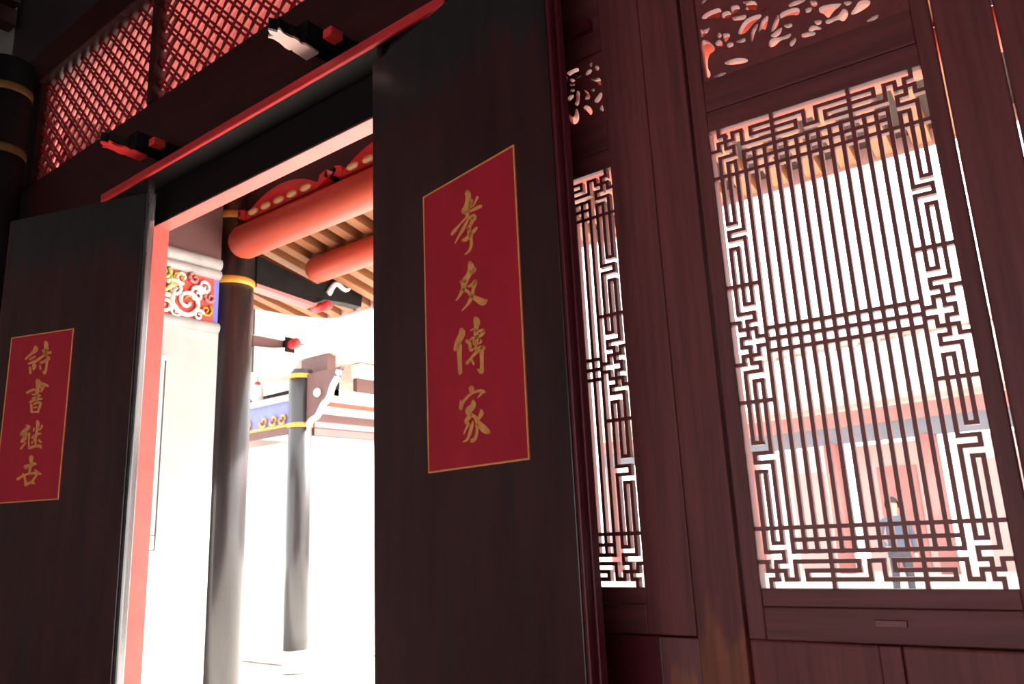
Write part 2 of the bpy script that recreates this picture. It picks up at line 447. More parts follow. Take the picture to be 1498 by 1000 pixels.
# ------------------------------------------------------------------ lattice windows
OFF = [0.0, 0.0215, 0.0425, 0.0645, 0.0900]       # fret lines, counted from the opening's edge
BW = 0.0102
def lattice_window(root, x0, x1, z0, z1, yb):
    """fret border with crosses round a field of upright bars; x0..z1 is the clear opening"""
    W_, zc = x1 - x0, (z0 + z1) / 2
    hh = (z1 - z0) / 2
    ci = (W_ - 2 * OFF[4]) / 13
    X = lambda i: x0 + i
    cnt = [0]
    def seg(p, q):
        (ax, az), (bx, bz) = p, q
        hw = BW / 2
        vert = abs(ax - bx) < 1e-6
        cnt[0] = (cnt[0] + 7) % 31
        d = (0.0 if vert else 0.0006) + cnt[0] * 0.00002
        bar('bar', min(ax, bx) - hw, max(ax, bx) + hw, yb + d, yb + 0.020 - d, min(az, bz) - hw, max(az, bz) + hw, BARS, root)
    def path(pts, fx, fz):
        pts = [(fx(a), fz(b)) for a, b in pts]
        for p, q in zip(pts, pts[1:]): seg(p, q)
    o1, o2, o3, o4 = OFF[1:]
    UA, R1, R2 = 0.110, 0.147, 0.117
    sideR = 0.161                          # short rails of the side frets, from the middle
    mid = W_ / 2
    # field
    for k in range(14):
        x = x0 + o4 + ci * k
        seg((x, z0 + 0.090 - 0.002), (x, z1 - 0.090 + 0.002))
    for s in (1, -1):
        e = zc - s * hh
        for q in (0.0885, R2):
            seg((x0 + o4, e + s * q), (x1 - o4, e + s * q))
        seg((x0, e + s * R1), (x1, e + s * R1))
        seg((x0 + o4, zc + s * 0.031), (x1 - o4, zc + s * 0.031))
    seg((x0 + o4, zc), (x1 - o4, zc))
    for mx in (1, -1):
        fx = (lambda a: x0 + a) if mx == 1 else (lambda a: x1 - a)
        for s in (1, -1):
            e = zc - s * hh
            fz = lambda b, e=e, s=s: e + s * b
            # corner
            path([(0, o3), (o1, o3), (o1, o2), (o2, o2), (o2, o3), (o3, o3), (o3, 0.0885), (o1, 0.0885), (o1, R1)], fx, fz)
            dv = o4 + 3 * ci
            path([(o1 + .004, 0), (o1 + .004, o1), (o2, o1), (o2, o2), (o3, o2), (o3, o1), (o4, o1), (o4, o3), (dv, o3)], fx, fz)
            path([(o2, R1), (o2, UA), (o3, UA), (o3, R1)], fx, fz)
            path([(dv, o2), (o4 + 0.026, o2), (o4 + 0.026, o1), (dv, o1)], fx, fz)
            path([(dv, 0), (dv, 0.0885)], fx, fz)
            # long border between the dividers
            path([(dv, o3), (mid - 1.35 * ci, o3), (mid - 1.35 * ci, o2), (dv, o2)], fx, fz)
            path([(dv, o1), (mid - 0.55 * ci, o1), (mid - 0.55 * ci, o3), (mid, o3)], fx, fz)
            # side section
            fm = lambda b, s=s: zc - s * b
            rl = hh - R1
            path([(o1, sideR), (o1, 0.2697), (o2, 0.2697), (o2, sideR)], fx, fm)
            path([(o3, sideR), (o3, 0.297), (o1, 0.297), (o1, 0.321), (o3, 0.321), (o3, rl)], fx, fm)
            path([(o1, rl), (o1, 0.3445), (o2, 0.3445), (o2, rl)], fx, fm)
            path([(0, sideR), (o4, sideR)], fx, fm)
            # middle of the side: stepped frets round a cross
            path([(0, 0.0585), (o1, 0.0585), (o1, 0.0365), (o2, 0.0365), (o2, 0.0585), (o3, 0.0585), (o3, 0.0805), (o1, 0.0805), (o1, sideR)], fx, fm)
            path([(o2, sideR), (o2, 0.106), (o3, 0.106), (o3, sideR)], fx, fm)
            path([(o2, 0.0365), (o2, 0.0125), (o1, 0.0125)], fx, fm)
            path([(o2, 0.0365), (o3, 0.0365), (o3, 0.0125), (o4, 0.0125)], fx, fm)
        path([(o1, 0.0125), (o1, -0.0125)], fx, lambda b: zc + b)

def frame_parts(root, x0, x1, xo0, xo1, z0, z1, zb, zt, yb, zcv=3.18):
    """stiles and rails round the opening: xo0/xo1 clear opening, x0/x1 outer edges"""
    box('stile', x0, xo0, yb - 0.008, yb + 0.045, zb, zt, BROWN, root, 0.004)
    box('stile', xo1, x1, yb - 0.008, yb + 0.045, zb, zt, BROWN, root, 0.004)
    box('rail', xo0, xo1, yb - 0.004, yb + 0.024, 1.2265, z0, BROWNH, root, 0.002)
    r = box('rail', xo0, xo1, yb - 0.007, yb + 0.043, zb, 1.2255, BROWNH, root, 0.003)
    box('rail', xo0, xo1, yb - 0.004, yb + 0.024, z1, z1 + 0.062, BROWNH, root, 0.002)
    box('rail', xo0, xo1, yb - 0.007, yb + 0.043, z1 + 0.063, 2.700, BROWNH, root, 0.003)
    box('rail', xo0, xo1, yb - 0.007, yb + 0.043, zcv, zt, BROWNH, root, 0.003)
    return r

Z0, Z1 = 1.2686, 2.5392
CARVE1 = [[(135,75),(235,38),(225,110),(190,100),(150,110),(110,115)],[(245,70),(295,60),(300,105),(240,110)],[(300,30),(350,25),(355,55),(320,80),(303,70)],
[(310,100),(355,95),(395,85),(390,115),(345,125),(315,120)],[(370,5),(465,-5),(460,60),(440,50),(390,55),(410,25)],[(100,180),(135,185),(165,165),(150,200),(120,230),(108,225)],
[(110,265),(145,260),(190,300),(192,325),(155,345),(148,420),(165,450),(165,478),(140,485),(125,380)],[(215,205),(235,200),(240,235),(210,235)],[(250,205),(300,210),(265,268),(248,235)],
[(190,280),(225,242),(243,264),(245,290)],[(275,270),(312,262),(315,292),(275,298)],[(262,392),(330,366),(398,370),(404,392),(345,404),(272,408)],[(185,493),(225,463),(274,461),(235,483)],
[(335,255),(390,235),(392,262),(340,268)],[(352,192),(385,130),(430,100),(490,86),(485,110),(440,145),(395,202),(358,208)],[(430,255),(428,200),(455,155),(478,150),(452,205),(440,258)],
[(480,188),(500,120),(540,93),(536,130),(520,187),(505,170),(485,193)],[(555,192),(600,80),(612,118),(600,160),(570,192)],[(622,70),(735,33),(737,90),(690,85),(640,100),(620,112)],
[(670,28),(705,-5),(790,-10),(735,18),(690,33)],[(780,45),(826,35),(815,65),(785,75)],[(805,-5),(855,-5),(857,25),(830,35)],[(878,30),(1008,13),(1000,30),(960,60),(930,107),(905,75),(873,70)],
[(555,217),(630,163),(622,200),(600,226),(570,230)],[(546,293),(560,237),(620,234),(687,204),(670,240),(620,248),(585,287)],[(680,262),(715,235),(722,250),(700,287),(680,287)],
[(640,150),(695,140),(692,165),(655,172)],[(763,202),(842,197),(842,215),(790,229),(758,231)],[(835,125),(886,117),(880,147),(850,150)],[(813,165),(832,153),(882,170),(876,183),(840,181),(828,192),(800,192)],
[(913,120),(960,105),(1000,85),(1020,48),(1052,63),(1047,100),(1022,130),(995,110),(928,147)],[(1078,72),(1110,30),(1130,-5),(1197,-5),(1190,25),(1145,57),(1088,84)],[(1025,5),(1060,-5),(1085,5),(1050,30)],
[(1172,132),(1200,105),(1247,83),(1252,100),(1220,122)],[(1378,22),(1405,0),(1407,10),(1390,28)]]
CARVE2 = [[(100,205),(245,140),(240,215),(210,255),(190,230),(160,245),(130,240)],[(90,255),(105,245),(125,300),(100,310)],[(140,290),(165,270),(205,300),(180,325),(145,315)],
[(140,345),(200,335),(195,365),(145,370)],[(148,410),(195,398),(197,435),(150,442)],[(113,500),(180,473),(187,500),(125,567)],[(215,450),(250,428),(262,500),(245,608),(193,590),(225,540)],
[(308,423),(345,423),(387,490),(377,527),(318,532),(350,480)],[(133,708),(150,730),(195,755),(205,655),(232,662),(252,770),(215,828),(153,818)],[(303,640),(340,602),(380,622),(412,670),(402,712),(380,722),(340,667)],
[(498,652),(535,586),(555,678),(515,667)],[(433,562),(470,500),(520,442),(537,490),(490,572)],[(398,427),(420,393),(447,410),(425,442)],[(398,275),(440,285),(507,263),(517,362),(490,345),(460,310),(410,305)],
[(328,232),(360,173),(407,163),(402,200),(360,237)],[(443,130),(490,113),(497,187),(450,177)],[(373,112),(410,68),(410,132),(385,132)],[(213,277),(265,233),(277,250),(220,287)]]

def carve(root, polys, ox, oy, sc, p0, yaw, xo0, xo1, zb, zt, yb, rnd):
    holes = []
    for h in polys:
        pts = [on_plane(ox + x * sc, oy + y * sc, p0, yaw) for x, y in h]
        cx = sum(p[0] for p in pts) / len(pts); cz = sum(p[1] for p in pts) / len(pts)
        pts = [(cx + (a - cx) * 1.12, cz + (b - cz) * 1.12) for a, b in pts]
        holes.append(round_poly(pts))
    hmax = max(p[1] for h in holes for p in h) + 0.012
    # the carving goes on above the picture: leaf-shaped openings
    z = hmax + 0.03
    while z < zt - 0.03:
        x = xo0 + 0.03
        while x < xo1 - 0.04:
            a = rnd.uniform(0, PI); l = rnd.uniform(0.012, 0.02); w_ = l * rnd.uniform(0.35, 0.6)
            holes.append(round_poly([(x + l * math.cos(a) * c - w_ * math.sin(a) * s_, z + l * math.sin(a) * c + w_ * math.cos(a) * s_) for c, s_ in ((1, 0), (0, 1), (-1, 0), (0, -1))], 1))
            x += rnd.uniform(0.05, 0.07)
        z += 0.055
    o = pierced('carved_panel', [(xo0, zb), (xo1, zb), (xo1, zt), (xo0, zt)], holes, yb, yb + 0.022, BARS, root, label='openwork panel carved with flowers and leaves')
    # raised leaves on the face of the carving
    for i in range(26):
        a = rnd.uniform(0, PI * 2); x = rnd.uniform(xo0 + .05, xo1 - .05); z = rnd.uniform(zb + .03, zt - .04)
        inside = False
        for h in holes:
            cx = sum(p[0] for p in h) / len(h); cz = sum(p[1] for p in h) / len(h)
            r = max(math.hypot(p[0] - cx, p[1] - cz) for p in h)
            if math.hypot(x - cx, z - cz) < r + 0.013: inside = True
        if inside: continue
        leaf = round_poly([(x + 0.013 * math.cos(a), z + 0.013 * math.sin(a)), (x - 0.006 * math.sin(a), z + 0.006 * math.cos(a)), (x - 0.013 * math.cos(a), z - 0.013 * math.sin(a)), (x + 0.006 * math.sin(a), z - 0.006 * math.cos(a))], 1)
        prism('leaf', leaf, yb - 0.004, yb + 0.002, BARS, o)

YAW1 = math.radians(3.6)
P1 = (-0.780, 0.0, 0.0)
w1 = empty('window_1', P1, YAW1, kind=S, label='tall lattice window panel standing slightly ajar, fret border round upright bars')
lattice_window(w1, 0.0435, 0.5975, Z0, Z1, 0.004)
rr = frame_parts(w1, 0.0, 0.640, 0.0435, 0.5975, Z0, Z1, 1.147, 3.29, 0.004)
pl = box('inset_plug', 0.300, 0.368, -0.006, 0.01, 1.186, 1.201, BARS, rr, 0.001)
pl.location = (0.334 - rr.location.x, -0.0275 , 1.1935 - rr.location.z)
carve(w1, CARVE1, 1000, 0, 340 / 1498, P1, YAW1, 0.0435, 0.5975, 2.700, 3.18, 0.008, random.Random(3))
P2 = (-1.662, 0.0, 0.0)
w2 = empty('window_2', P2, 0, kind=S, label='lattice window panel partly hidden behind the open door leaf')
lattice_window(w2, 0.048, 0.5985, Z0, Z1, 0.006)
frame_parts(w2, 0.0, 0.7415, 0.048, 0.5985, Z0, Z1, 1.147, 3.29, 0.004, 2.955)
carve(w2, CARVE2, 815, 80, 0.12, P2, 0, 0.048, 0.5985, 2.700, 2.955, 0.008, random.Random(5))

# ------------------------------------------------------------------ door leaves with couplet panels
CH = {   # brush strokes traced as (x, y, brush width); each sign: crop corner and scale
 'xiao': (640, 270, 1/9.09, [[(418,110,80),(425,200,75),(410,300,90),(370,360,85)],[(410,380,60),(415,440,32)],[(475,205,26),(440,300,60)],[(550,170,38),(485,300,16)],[(595,290,46),(530,320,42),(450,360,30)],
   [(400,440,26),(300,550,24),(240,620,46),(205,668,34)],[(430,460,26),(365,580,42),(300,690,28),(245,787,12)],[(425,455,22),(490,430,72),(500,450,62),(455,540,36),(430,590,50)],
   [(430,590,40),(450,650,72),(460,720,42),(465,800,40),(440,880,36),(380,932,14)],[(540,578,34),(490,630,46),(450,660,50)],[(440,680,46),(400,725,56),(360,745,52)],[(415,580,28),(450,600,40)]]),
 'you': (640, 370, 1/10, [[(500,160,84),(510,240,96),(470,330,76),(410,430,96),(395,520,62),(340,630,36),(290,697,16)],[(565,240,62),(520,280,62)],[(362,425,42),(420,410,52)],[(575,420,66),(540,460,58),(470,495,34)],
   [(575,430,56),(540,540,46),(520,640,60),(470,740,42),(375,848,16)],[(400,540,62),(460,565,46),(520,630,60),(620,690,92),(680,715,116),(725,700,66)]]),
 'zhuan': (640, 460, 1/10, [[(375,235,84),(375,290,92),(320,400,86),(275,515,54)],[(340,440,72),(340,600,66),(348,760,62),(348,862,54)],[(580,60,76),(595,120,92),(580,220,60),(590,320,80),(585,420,42),(585,530,40)],
   [(505,235,28),(550,215,30),(600,240,42),(690,235,56)],[(700,250,50),(650,310,50),(560,335,42),(500,368,24)],[(450,390,56),(490,430,50),(505,530,36),(560,490,20)],[(490,375,24),(560,360,20),(600,340,30)],
   [(655,370,26),(650,410,30),(600,430,24)],[(545,385,24),(550,440,20),(580,440,20)],[(700,490,62),(650,490,70),(580,560,46),(500,650,36),(450,715,52)],[(670,480,60),(665,600,56),(668,740,50),(660,840,66),(605,800,18)],[(520,655,34),(550,732,28)]]),
 'jia': (640, 555, 1/9.09, [[(470,115,82),(465,170,42)],[(640,170,52),(590,150,42),(480,180,36),(390,260,36),(340,330,46),(328,390,44)],[(326,270,12),(320,370,40)],[(600,190,36),(550,247,10)],
   [(495,290,56),(490,350,76),(430,420,92),(450,480,62),(400,550,52),(430,600,46)],[(470,470,52),(520,500,46),(550,560,62),(640,660,96),(700,700,60)],[(600,410,40),(600,460,56),(555,530,46)],
   [(425,610,36),(395,660,26),(365,728,12)],[(490,560,24),(470,640,46),(440,740,42),(410,800,36),(360,827,18)],[(540,600,36),(545,680,36),(525,770,42),(480,815,62)]]),
 'shi': (15, 490, 1/14.29, [[(550,265,92),(540,320,92),(450,400,46),(340,500,46)],[(535,445,40),(430,510,40)],[(400,600,40),(560,540,62),(700,440,46),(750,400,60)],[(760,155,82),(770,260,92),(730,400,62)],
   [(690,330,40),(760,310,70)],[(860,365,60),(780,380,52),(720,400,50)],[(800,450,60),(810,495,72),(730,550,56),(660,580,62)],[(785,520,52),(775,640,46),(760,730,50),(735,800,52),(700,760,20)],
   [(640,640,42),(650,710,42)],[(515,615,82),(520,660,82),(500,720,42)],[(430,670,36),(440,800,52)]]),
 'shu': (15, 545, 1/14.29, [[(595,170,100),(600,260,92),(575,400,72),(575,540,62),(560,580,50)],[(370,420,56),(470,365,46),(560,350,42)],[(640,215,50),(720,250,72),(810,280,46)],[(720,270,60),(680,350,50),(660,400,42)],
   [(600,310,36),(700,300,36)],[(600,390,40),(670,395,40)],[(480,455,36),(650,475,36)],[(480,535,36),(640,490,36)],[(435,615,52),(540,570,52),(680,545,42)],[(455,670,50),(465,830,46)],
   [(510,660,36),(600,620,46),(650,640,52),(620,740,46),(600,830,46)],[(510,735,30),(570,715,30)],[(465,825,36),(600,820,42)]]),
 'ji': (10, 610, 1/16.66, [[(510,195,70),(540,250,92),(440,350,92),(380,410,92)],[(440,430,120),(520,410,80)],[(480,470,82),(420,560,92),(380,600,62)],[(480,610,36),(400,720,46),(355,775,36)],
   [(570,390,46),(560,500,40),(555,640,36),(570,750,62)],[(560,755,62),(680,715,62),(820,700,72),(850,740,60)],[(765,95,60),(775,170,86),(760,280,50),(740,400,62),(700,500,92),(715,620,52),(720,690,50)],
   [(880,200,56),(850,270,46),(780,320,42)],[(685,270,46),(670,350,30)],[(840,400,52),(760,420,62),(640,500,62)],[(800,560,52),(860,620,40)],[(640,590,40),(625,650,30)]]),
 'yi': (10, 660, 1/16.66, [[(620,140,108),(610,230,80),(620,300,72),(590,400,62),(570,500,56),(560,550,42)],[(490,395,92),(480,370,82),(590,340,82),(680,300,82),(730,310,50)],
   [(285,675,66),(400,600,50),(530,550,50),(650,535,62),(750,530,82),(850,550,50)],[(410,545,42),(450,620,60),(470,720,50),(480,800,70)],[(710,460,46),(760,510,62),(740,580,52),(680,670,50),(630,740,46)],
   [(480,810,92),(560,770,70),(650,760,76),(690,790,42)]]),
}
def brush(name, key, p0, yaw, y, parent):
    ox, oy, sc, strokes = CH[key]
    bm = bmesh.new()
    for st in strokes:
        # smooth the traced line
        pts = []
        for i in range(len(st) - 1):
            a = st[max(i - 1, 0)]; b = st[i]; c = st[i + 1]; d = st[min(i + 2, len(st) - 1)]
            n = 5
            for k in range(n):
                t = k / n
                pts.append(tuple(0.5 * ((2 * b[j]) + (c[j] - a[j]) * t + (2 * a[j] - 5 * b[j] + 4 * c[j] - d[j]) * t * t + (3 * b[j] - a[j] - 3 * c[j] + d[j]) * t ** 3) for j in range(3)))
        pts.append(st[-1])
        L, R_ = [], []
        for i, (x, y_, w) in enumerate(pts):
            q, r = pts[max(i - 1, 0)], pts[min(i + 1, len(pts) - 1)]
            dx, dy = r[0] - q[0], r[1] - q[1]
            l = math.hypot(dx, dy) or 1
            w = max(w, 6) / 2
            L.append((x - dy / l * w, y_ + dx / l * w)); R_.append((x + dy / l * w, y_ - dx / l * w))
        def cap(i, sgn):
            x, y_, w = pts[i]; q = pts[1] if i == 0 else pts[-2]
            a0 = math.atan2(y_ - q[1], x - q[0]); w = max(w, 6) / 2
            return [(x + w * math.cos(a0 + t), y_ + w * math.sin(a0 + t)) for t in (PI / 3 * sgn, 0, -PI / 3 * sgn)]
        start, end = cap(0, 1), cap(-1, -1)
        U = lambda p: on_plane(ox + p[0] * sc, oy + p[1] * sc, p0, yaw)
        def vv(p, d):
            u, z = U(p); return bm.verts.new((u, y + d, z))
        for d, e in ((-0.0012, 0),):
            Lf, Rf = [vv(p, d) for p in L], [vv(p, d) for p in R_]
            Lb, Rb = [vv(p, e) for p in L], [vv(p, e) for p in R_]
            for i in range(len(L) - 1):
                bm.faces.new((Lf[i], Lf[i + 1], Rf[i + 1], Rf[i]))
                bm.faces.new((Lf[i], Lb[i], Lb[i + 1], Lf[i + 1])); bm.faces.new((Rf[i], Rf[i + 1], Rb[i + 1], Rb[i]))
            sf = [vv(p, d) for p in start]; ef = [vv(p, d) for p in end]
            bm.faces.new([Lf[0], Rf[0]] + sf[::-1] if False else [Rf[0]] + [Lf[0]] + sf)
            bm.faces.new([Lf[-1], Rf[-1]] + ef[::-1] if False else [Rf[-1], Lf[-1]] + ef[::-1] if False else [Lf[-1]] + [Rf[-1]] + ef[::-1] if False else [Rf[-1], Lf[-1]] + ef)
    me = bpy.data.meshes.new(name)
    bm.to_mesh(me); bm.free()
    return link(name, me, GOLD, parent)

def couplet(root, u0, u1, z0, z1, yf, keys, p0, yaw):
    cp = box('couplet_panel', u0, u1, yf - 0.004, yf + 0.004, z0, z1, COUPR, root, 0.001, label='red painted couplet panel edged and lettered in gold')
    loc = Vector(cp.location)
    g = 0.0055
    for a in ((u0, u1, z1 - g, z1), (u0, u1, z0, z0 + g), (u0, u0 + g, z0 + g, z1 - g), (u1 - g, u1, z0 + g, z1 - g)):
        b = box('gold_border', a[0], a[1], yf - 0.0055, yf - 0.002, a[2], a[3], GOLD, cp, 0.0)
        b.location = Vector(b.location) - loc
    for k in keys:
        c = brush('painted_character', k, p0, yaw, yf - 0.0042, cp)
        c.location = -loc

# right leaf, hinged at the doorway's post, folded back towards the lattice windows
PR, YR = (-2.02, -0.12, 0.0), -math.radians(11)
d2 = empty('door_2', PR, YR, kind=S, label='black lacquered door leaf folded back before the lattice window, with a red couplet panel')
LT, LW = 0.05, 0.96
box('leaf_board', 0.0, LW - 0.004, 0.0, LT, 0.06, 3.255, LEAF, d2, 0.003)
box('edge_strip', LW - 0.004, LW + 0.010, 0.003, 0.020, 0.06, 3.255, EDGE, d2, 0.004)
box('edge_strip', LW - 0.004, LW + 0.004, 0.020, 0.036, 0.06, 3.255, EDGE, d2, 0.003)
box('edge_strip', LW - 0.004, LW + 0.012, 0.036, 0.062, 0.06, 3.255, EDGE, d2, 0.004)
lathe('pivot', [(0.022, 0.0), (0.022, 3.34)], BLACK, d2, 16, loc=(0.025, 0.03, 0))
couplet(d2, 0.330, 0.800, 1.625, 2.568, 0.0, ['xiao', 'you', 'zhuan', 'jia'], PR, YR)
# left leaf
PL, YL = (-3.70, -0.12, 0.0), math.radians(19)
d1 = empty('door_1', PL, YL, kind=S, label='black lacquered door leaf folded back near the gold-banded column, with a red couplet panel')
box('leaf_board', -0.955, -0.032, 0.0, LT, 0.06, 3.235, LEAF, d1, 0.003)
box('pivot_stile', -0.0315, 0.0, 0.002, 0.048, 0.0, 3.245, STILE, d1, 0.012)
lathe('pivot', [(0.018, 3.2), (0.018, 3.34)], BLACK, d1, 16, loc=(-0.02, 0.028, 0))
box('edge_strip', -0.967, -0.955, 0.003, 0.047, 0.06, 3.235, EDGE, d1, 0.004)
couplet(d1, -0.855, -0.430, 1.680, 2.550, 0.0, ['shi', 'shu', 'ji', 'yi'], PL, YL)

# ------------------------------------------------------------------ carved door clasps over the pivot board
CLP = [(165,190),(260,208),(350,240),(358,195),(390,176),(420,200),(480,265),(600,330),(700,360),(780,410),(822,470),(920,488),(1030,560),(1172,660),(930,800),(790,700),(660,620),(640,590),(580,590),(500,545),(400,450),(270,370),(165,345),(168,325),(280,305),(200,260)]
ZC = 3.45
pts = [on_level(380 + x * 110 / 1498, 30 + y * 110 / 1498, ZC) for x, y in CLP]
bx = sum(p[0] for p in pts) / len(pts)
def clasp(x, lab, CM):
    r = empty('door_clasp', (x, -0.0, ZC), 0, label=lab, category='clasp', group='carved clasps over the doorway')
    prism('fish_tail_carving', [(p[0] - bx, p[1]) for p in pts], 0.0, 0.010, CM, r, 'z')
    prism('clasp_body', [(p[0] - bx, p[1]) for p in pts], 0.0105, 0.06, BLACKF, r, 'z')
    box('shank', -0.045, 0.045, -0.20, 0.012, 0.04, 0.12, BLACKF, r, 0.006)
    box('tenon_peg', 0.095, 0.150, -0.155, -0.09, 0.025, 0.065, CLASP, r, 0.004)
    box('peg_shank', 0.10, 0.145, -0.09, 0.012, 0.03, 0.062, BLACKF, r, 0.003)
    return r
clasp(bx, 'carved fish-tail door clasp, its red paled as if strongly lit, above the middle of the lintel', CLASP_LIT)
clasp(bx - 1.40, 'bright red carved fish-tail door clasp at the lintel end near the gold-banded column', CLASP)

# ------------------------------------------------------------------ columns with gold bands
def column(name, x, y, z0, z1, r, bands, label, m=BLACK, mb=None):
    root = empty(name, (x, y, z0), 0, label=label, category='column', kind='thing')
    lathe('shaft', [(r, 0.25), (r * 1.015, (z1 - z0) * 0.4), (r * 0.97, z1 - z0)], m, root, 36)
    lathe('stone_base', [(r * 1.02, 0.0), (r * 1.06, 0.06), (r * 1.06, 0.16), (r * 1.01, 0.25)], STONE, root, 36)
    for b in bands:
        lathe('gold_band', [(r * 0.985, b - z0 - 0.03), (r * 1.03, b - z0 - 0.026), (r * 1.03, b - z0 + 0.026), (r * 0.985, b - z0 + 0.03)], mb or BAND, root, 36)
    return root
column('banded_column', -5.64, -0.19, 0.0, 4.78, 0.15, [4.09, 4.55], 'black indoor column with gold bands beside the pierced transom screen', BLACKI, BANDI)
column('banded_column', -5.43, 1.50, -0.15, 4.3, 0.17, [4.05, 3.49], 'black porch column with two gold bands seen through the doorway beside the carved wall panel')
column('banded_column', -8.27, 4.40, -0.15, 3.6, 0.155, [3.51, 2.86], 'slim black gallery column with gold bands beside the blue frieze board')

# ------------------------------------------------------------------ porch roof
pr = empty('porch_roof', (0, 0, 0), 0, kind=S, label='porch roof with red purlins and orange rafters')
XA, XB = -6.9, 3.2
sl = (3.60 - 3.94) / (3.0 - 1.5)
def slope_box(name, x0, x1, y0, y1, off, th, m, parent):
    z = lambda y: 3.94 + sl * (y - 1.5) + off
    bm = bmesh.new()
    vs = [bm.verts.new((x, y, z(y) + t)) for x in (x0, x1) for y in (y0, y1) for t in (0, th)]
    for f in ((0, 1, 3, 2), (4, 6, 7, 5), (0, 4, 5, 1), (2, 3, 7, 6), (0, 2, 6, 4), (1, 5, 7, 3)):
        bm.faces.new([vs[i] for i in f])
    return link(name, bm_mesh(bm, name), m, parent)
slope_box('roof_board', XA, XB, 1.5, 3.05, 0.09, 0.05, ROOFB, pr)
box('inner_ceiling', -11.5, XB, 0.12, 1.5, 5.1, 5.2, REVEAL, pr, 0)
x = XA + 0.1
while x < XB:
    slope_box('rafter', x, x + 0.10, 1.5, 3.0, 0.0, 0.09, RAFT, pr)
    x += 0.215
slope_box('eave_board', XA, XB, 3.0, 3.03, -0.02, 0.16, PINKW, pr)
def round_beam(name, x0, x1, y, z, r, m, parent):
    prof = [(r * 0.5, x0), (r * 0.85, x0 + 0.03), (r, x0 + 0.09), (r, x1)]
    return lathe(name, prof, m, parent, 28, 'x', (0, y, z))
round_beam('purlin', -5.22, XB, 1.40, 3.755, 0.135, PURL, pr)
round_beam('purlin', -5.20, XB, 2.12, 3.70, 0.115, PURL, pr)
box('tie_board', -11.5, XB, 1.50, 1.58, 3.89, 5.1, CEILM, pr)
# carved gourd-shaped boards over the inner purlin
def gourd(x0, x1, lab):
    r = empty('carved_beam_board', ((x0 + x1) / 2, 1.38, 3.90), 0, label=lab, category='carving', group='carved red boards on the porch purlin')
    L = x1 - x0
    top = [(t, 0.15 * math.sin(PI * t) ** 0.7) for t in [i / 16 for i in range(1, 16)]]
    prism('board', [(-L / 2, 0.02)] + [((t - .5) * L, h) for t, h in top] + [(L / 2, 0.02), (L / 2, -0.02), (-L / 2, -0.02)], -0.07, 0.0, TRIMR, r)
    for i in range(5):
        lathe('gold_boss', [(0.010, -0.055), (0.022, -0.035), (0.026, 0.0), (0.022, 0.035), (0.010, 0.055)], BOSS, r, 12, 'x', ((i - 2) * L * 0.18, -0.085, 0.012))
    for s in (-1, 1):
        prism('scroll_end', [(s * L / 2, -0.02), (s * (L / 2 + 0.10), 0.02), (s * (L / 2 + 0.06), 0.05), (s * (L / 2 + 0.09), 0.09), (s * (L / 2 + 0.02), 0.07), (s * L / 2, 0.03)], -0.075, -0.01, TRIMR, r)
gourd(-5.0, -4.12, 'long carved red board with gold bosses on the porch purlin next to the banded column')
gourd(-3.86, -2.98, 'carved red board on the porch purlin behind the open black door leaf')
gourd(-6.35, -5.62, 'short carved red board above the grey moulding of the porch side wall')

# bracket arms growing out of the porch column towards the eave
br = empty('eave_bracket', (-5.43, 1.685, 0), 0, label='white curved bracket arms in two tiers under a black beam on the porch column', category='bracket')
Y = lambda y: y - 1.60
bb = prism('black_beam', [(0.0, 3.53), (0.60, 3.48), (0.72, 3.54), (0.95, 3.56), (1.16, 3.56), (1.20, 3.86), (0.84, 3.74), (0.60, 3.66), (0.0, 3.78)], -0.06, 0.06, BLACKF, br, 'x')
prism('pink_edge', [(0.0, 3.50), (0.60, 3.45), (0.64, 3.48), (0.0, 3.53)], -0.065, 0.065, PINK, br, 'x')
cur = [(0.75 + 0.30 * t, 3.60 + 0.20 * t + 0.06 * math.sin(PI * 2 * t)) for t in [i / 12 for i in range(13)]]
tube('curled_tip', [(0.075, a, b) for a, b in cur], [0.03 - 0.001 * i for i in range(13)], WHITEP, br, 8)
def arm(z_top, z_bot, y1, name='white_arm'):
    o = [(0.0, z_top)] + [(y1 * t, z_top + 0.10 * t ** 2) for t in (0.35, 0.7, 1.0)] + [(y1 * (1 - 0.45 * t), z_top + 0.08 - (z_top + 0.08 - z_bot) * math.sin(PI / 2 * t)) for t in [i / 8 for i in range(1, 9)]] + [(0.0, z_bot)]
    prism(name, o, -0.055, 0.055, WHITEP, br, 'x')
arm(3.31, 3.09, 0.98)
arm(2.99, 2.77, 0.52)
lathe('red_roll', [(0.02, -0.12), (0.045, -0.10), (0.04, 0.0), (0.045, 0.10), (0.02, 0.12)], TRIMR, br, 14, 'x', (0.04, 0.70, 3.47))
lathe('red_roll', [(0.02, -0.12), (0.045, -0.10), (0.04, 0.0), (0.045, 0.10), (0.02, 0.12)], TRIMR, br, 14, 'x', (0.04, 0.36, 3.06))
box('black_block', -0.06, 0.06, 0.30, 0.40, 2.99, 3.12, BLACKF, br)
box('dark_filler', -0.03, 0.03, 0.0, 0.3, 2.98, 3.10, BROWNB, br)

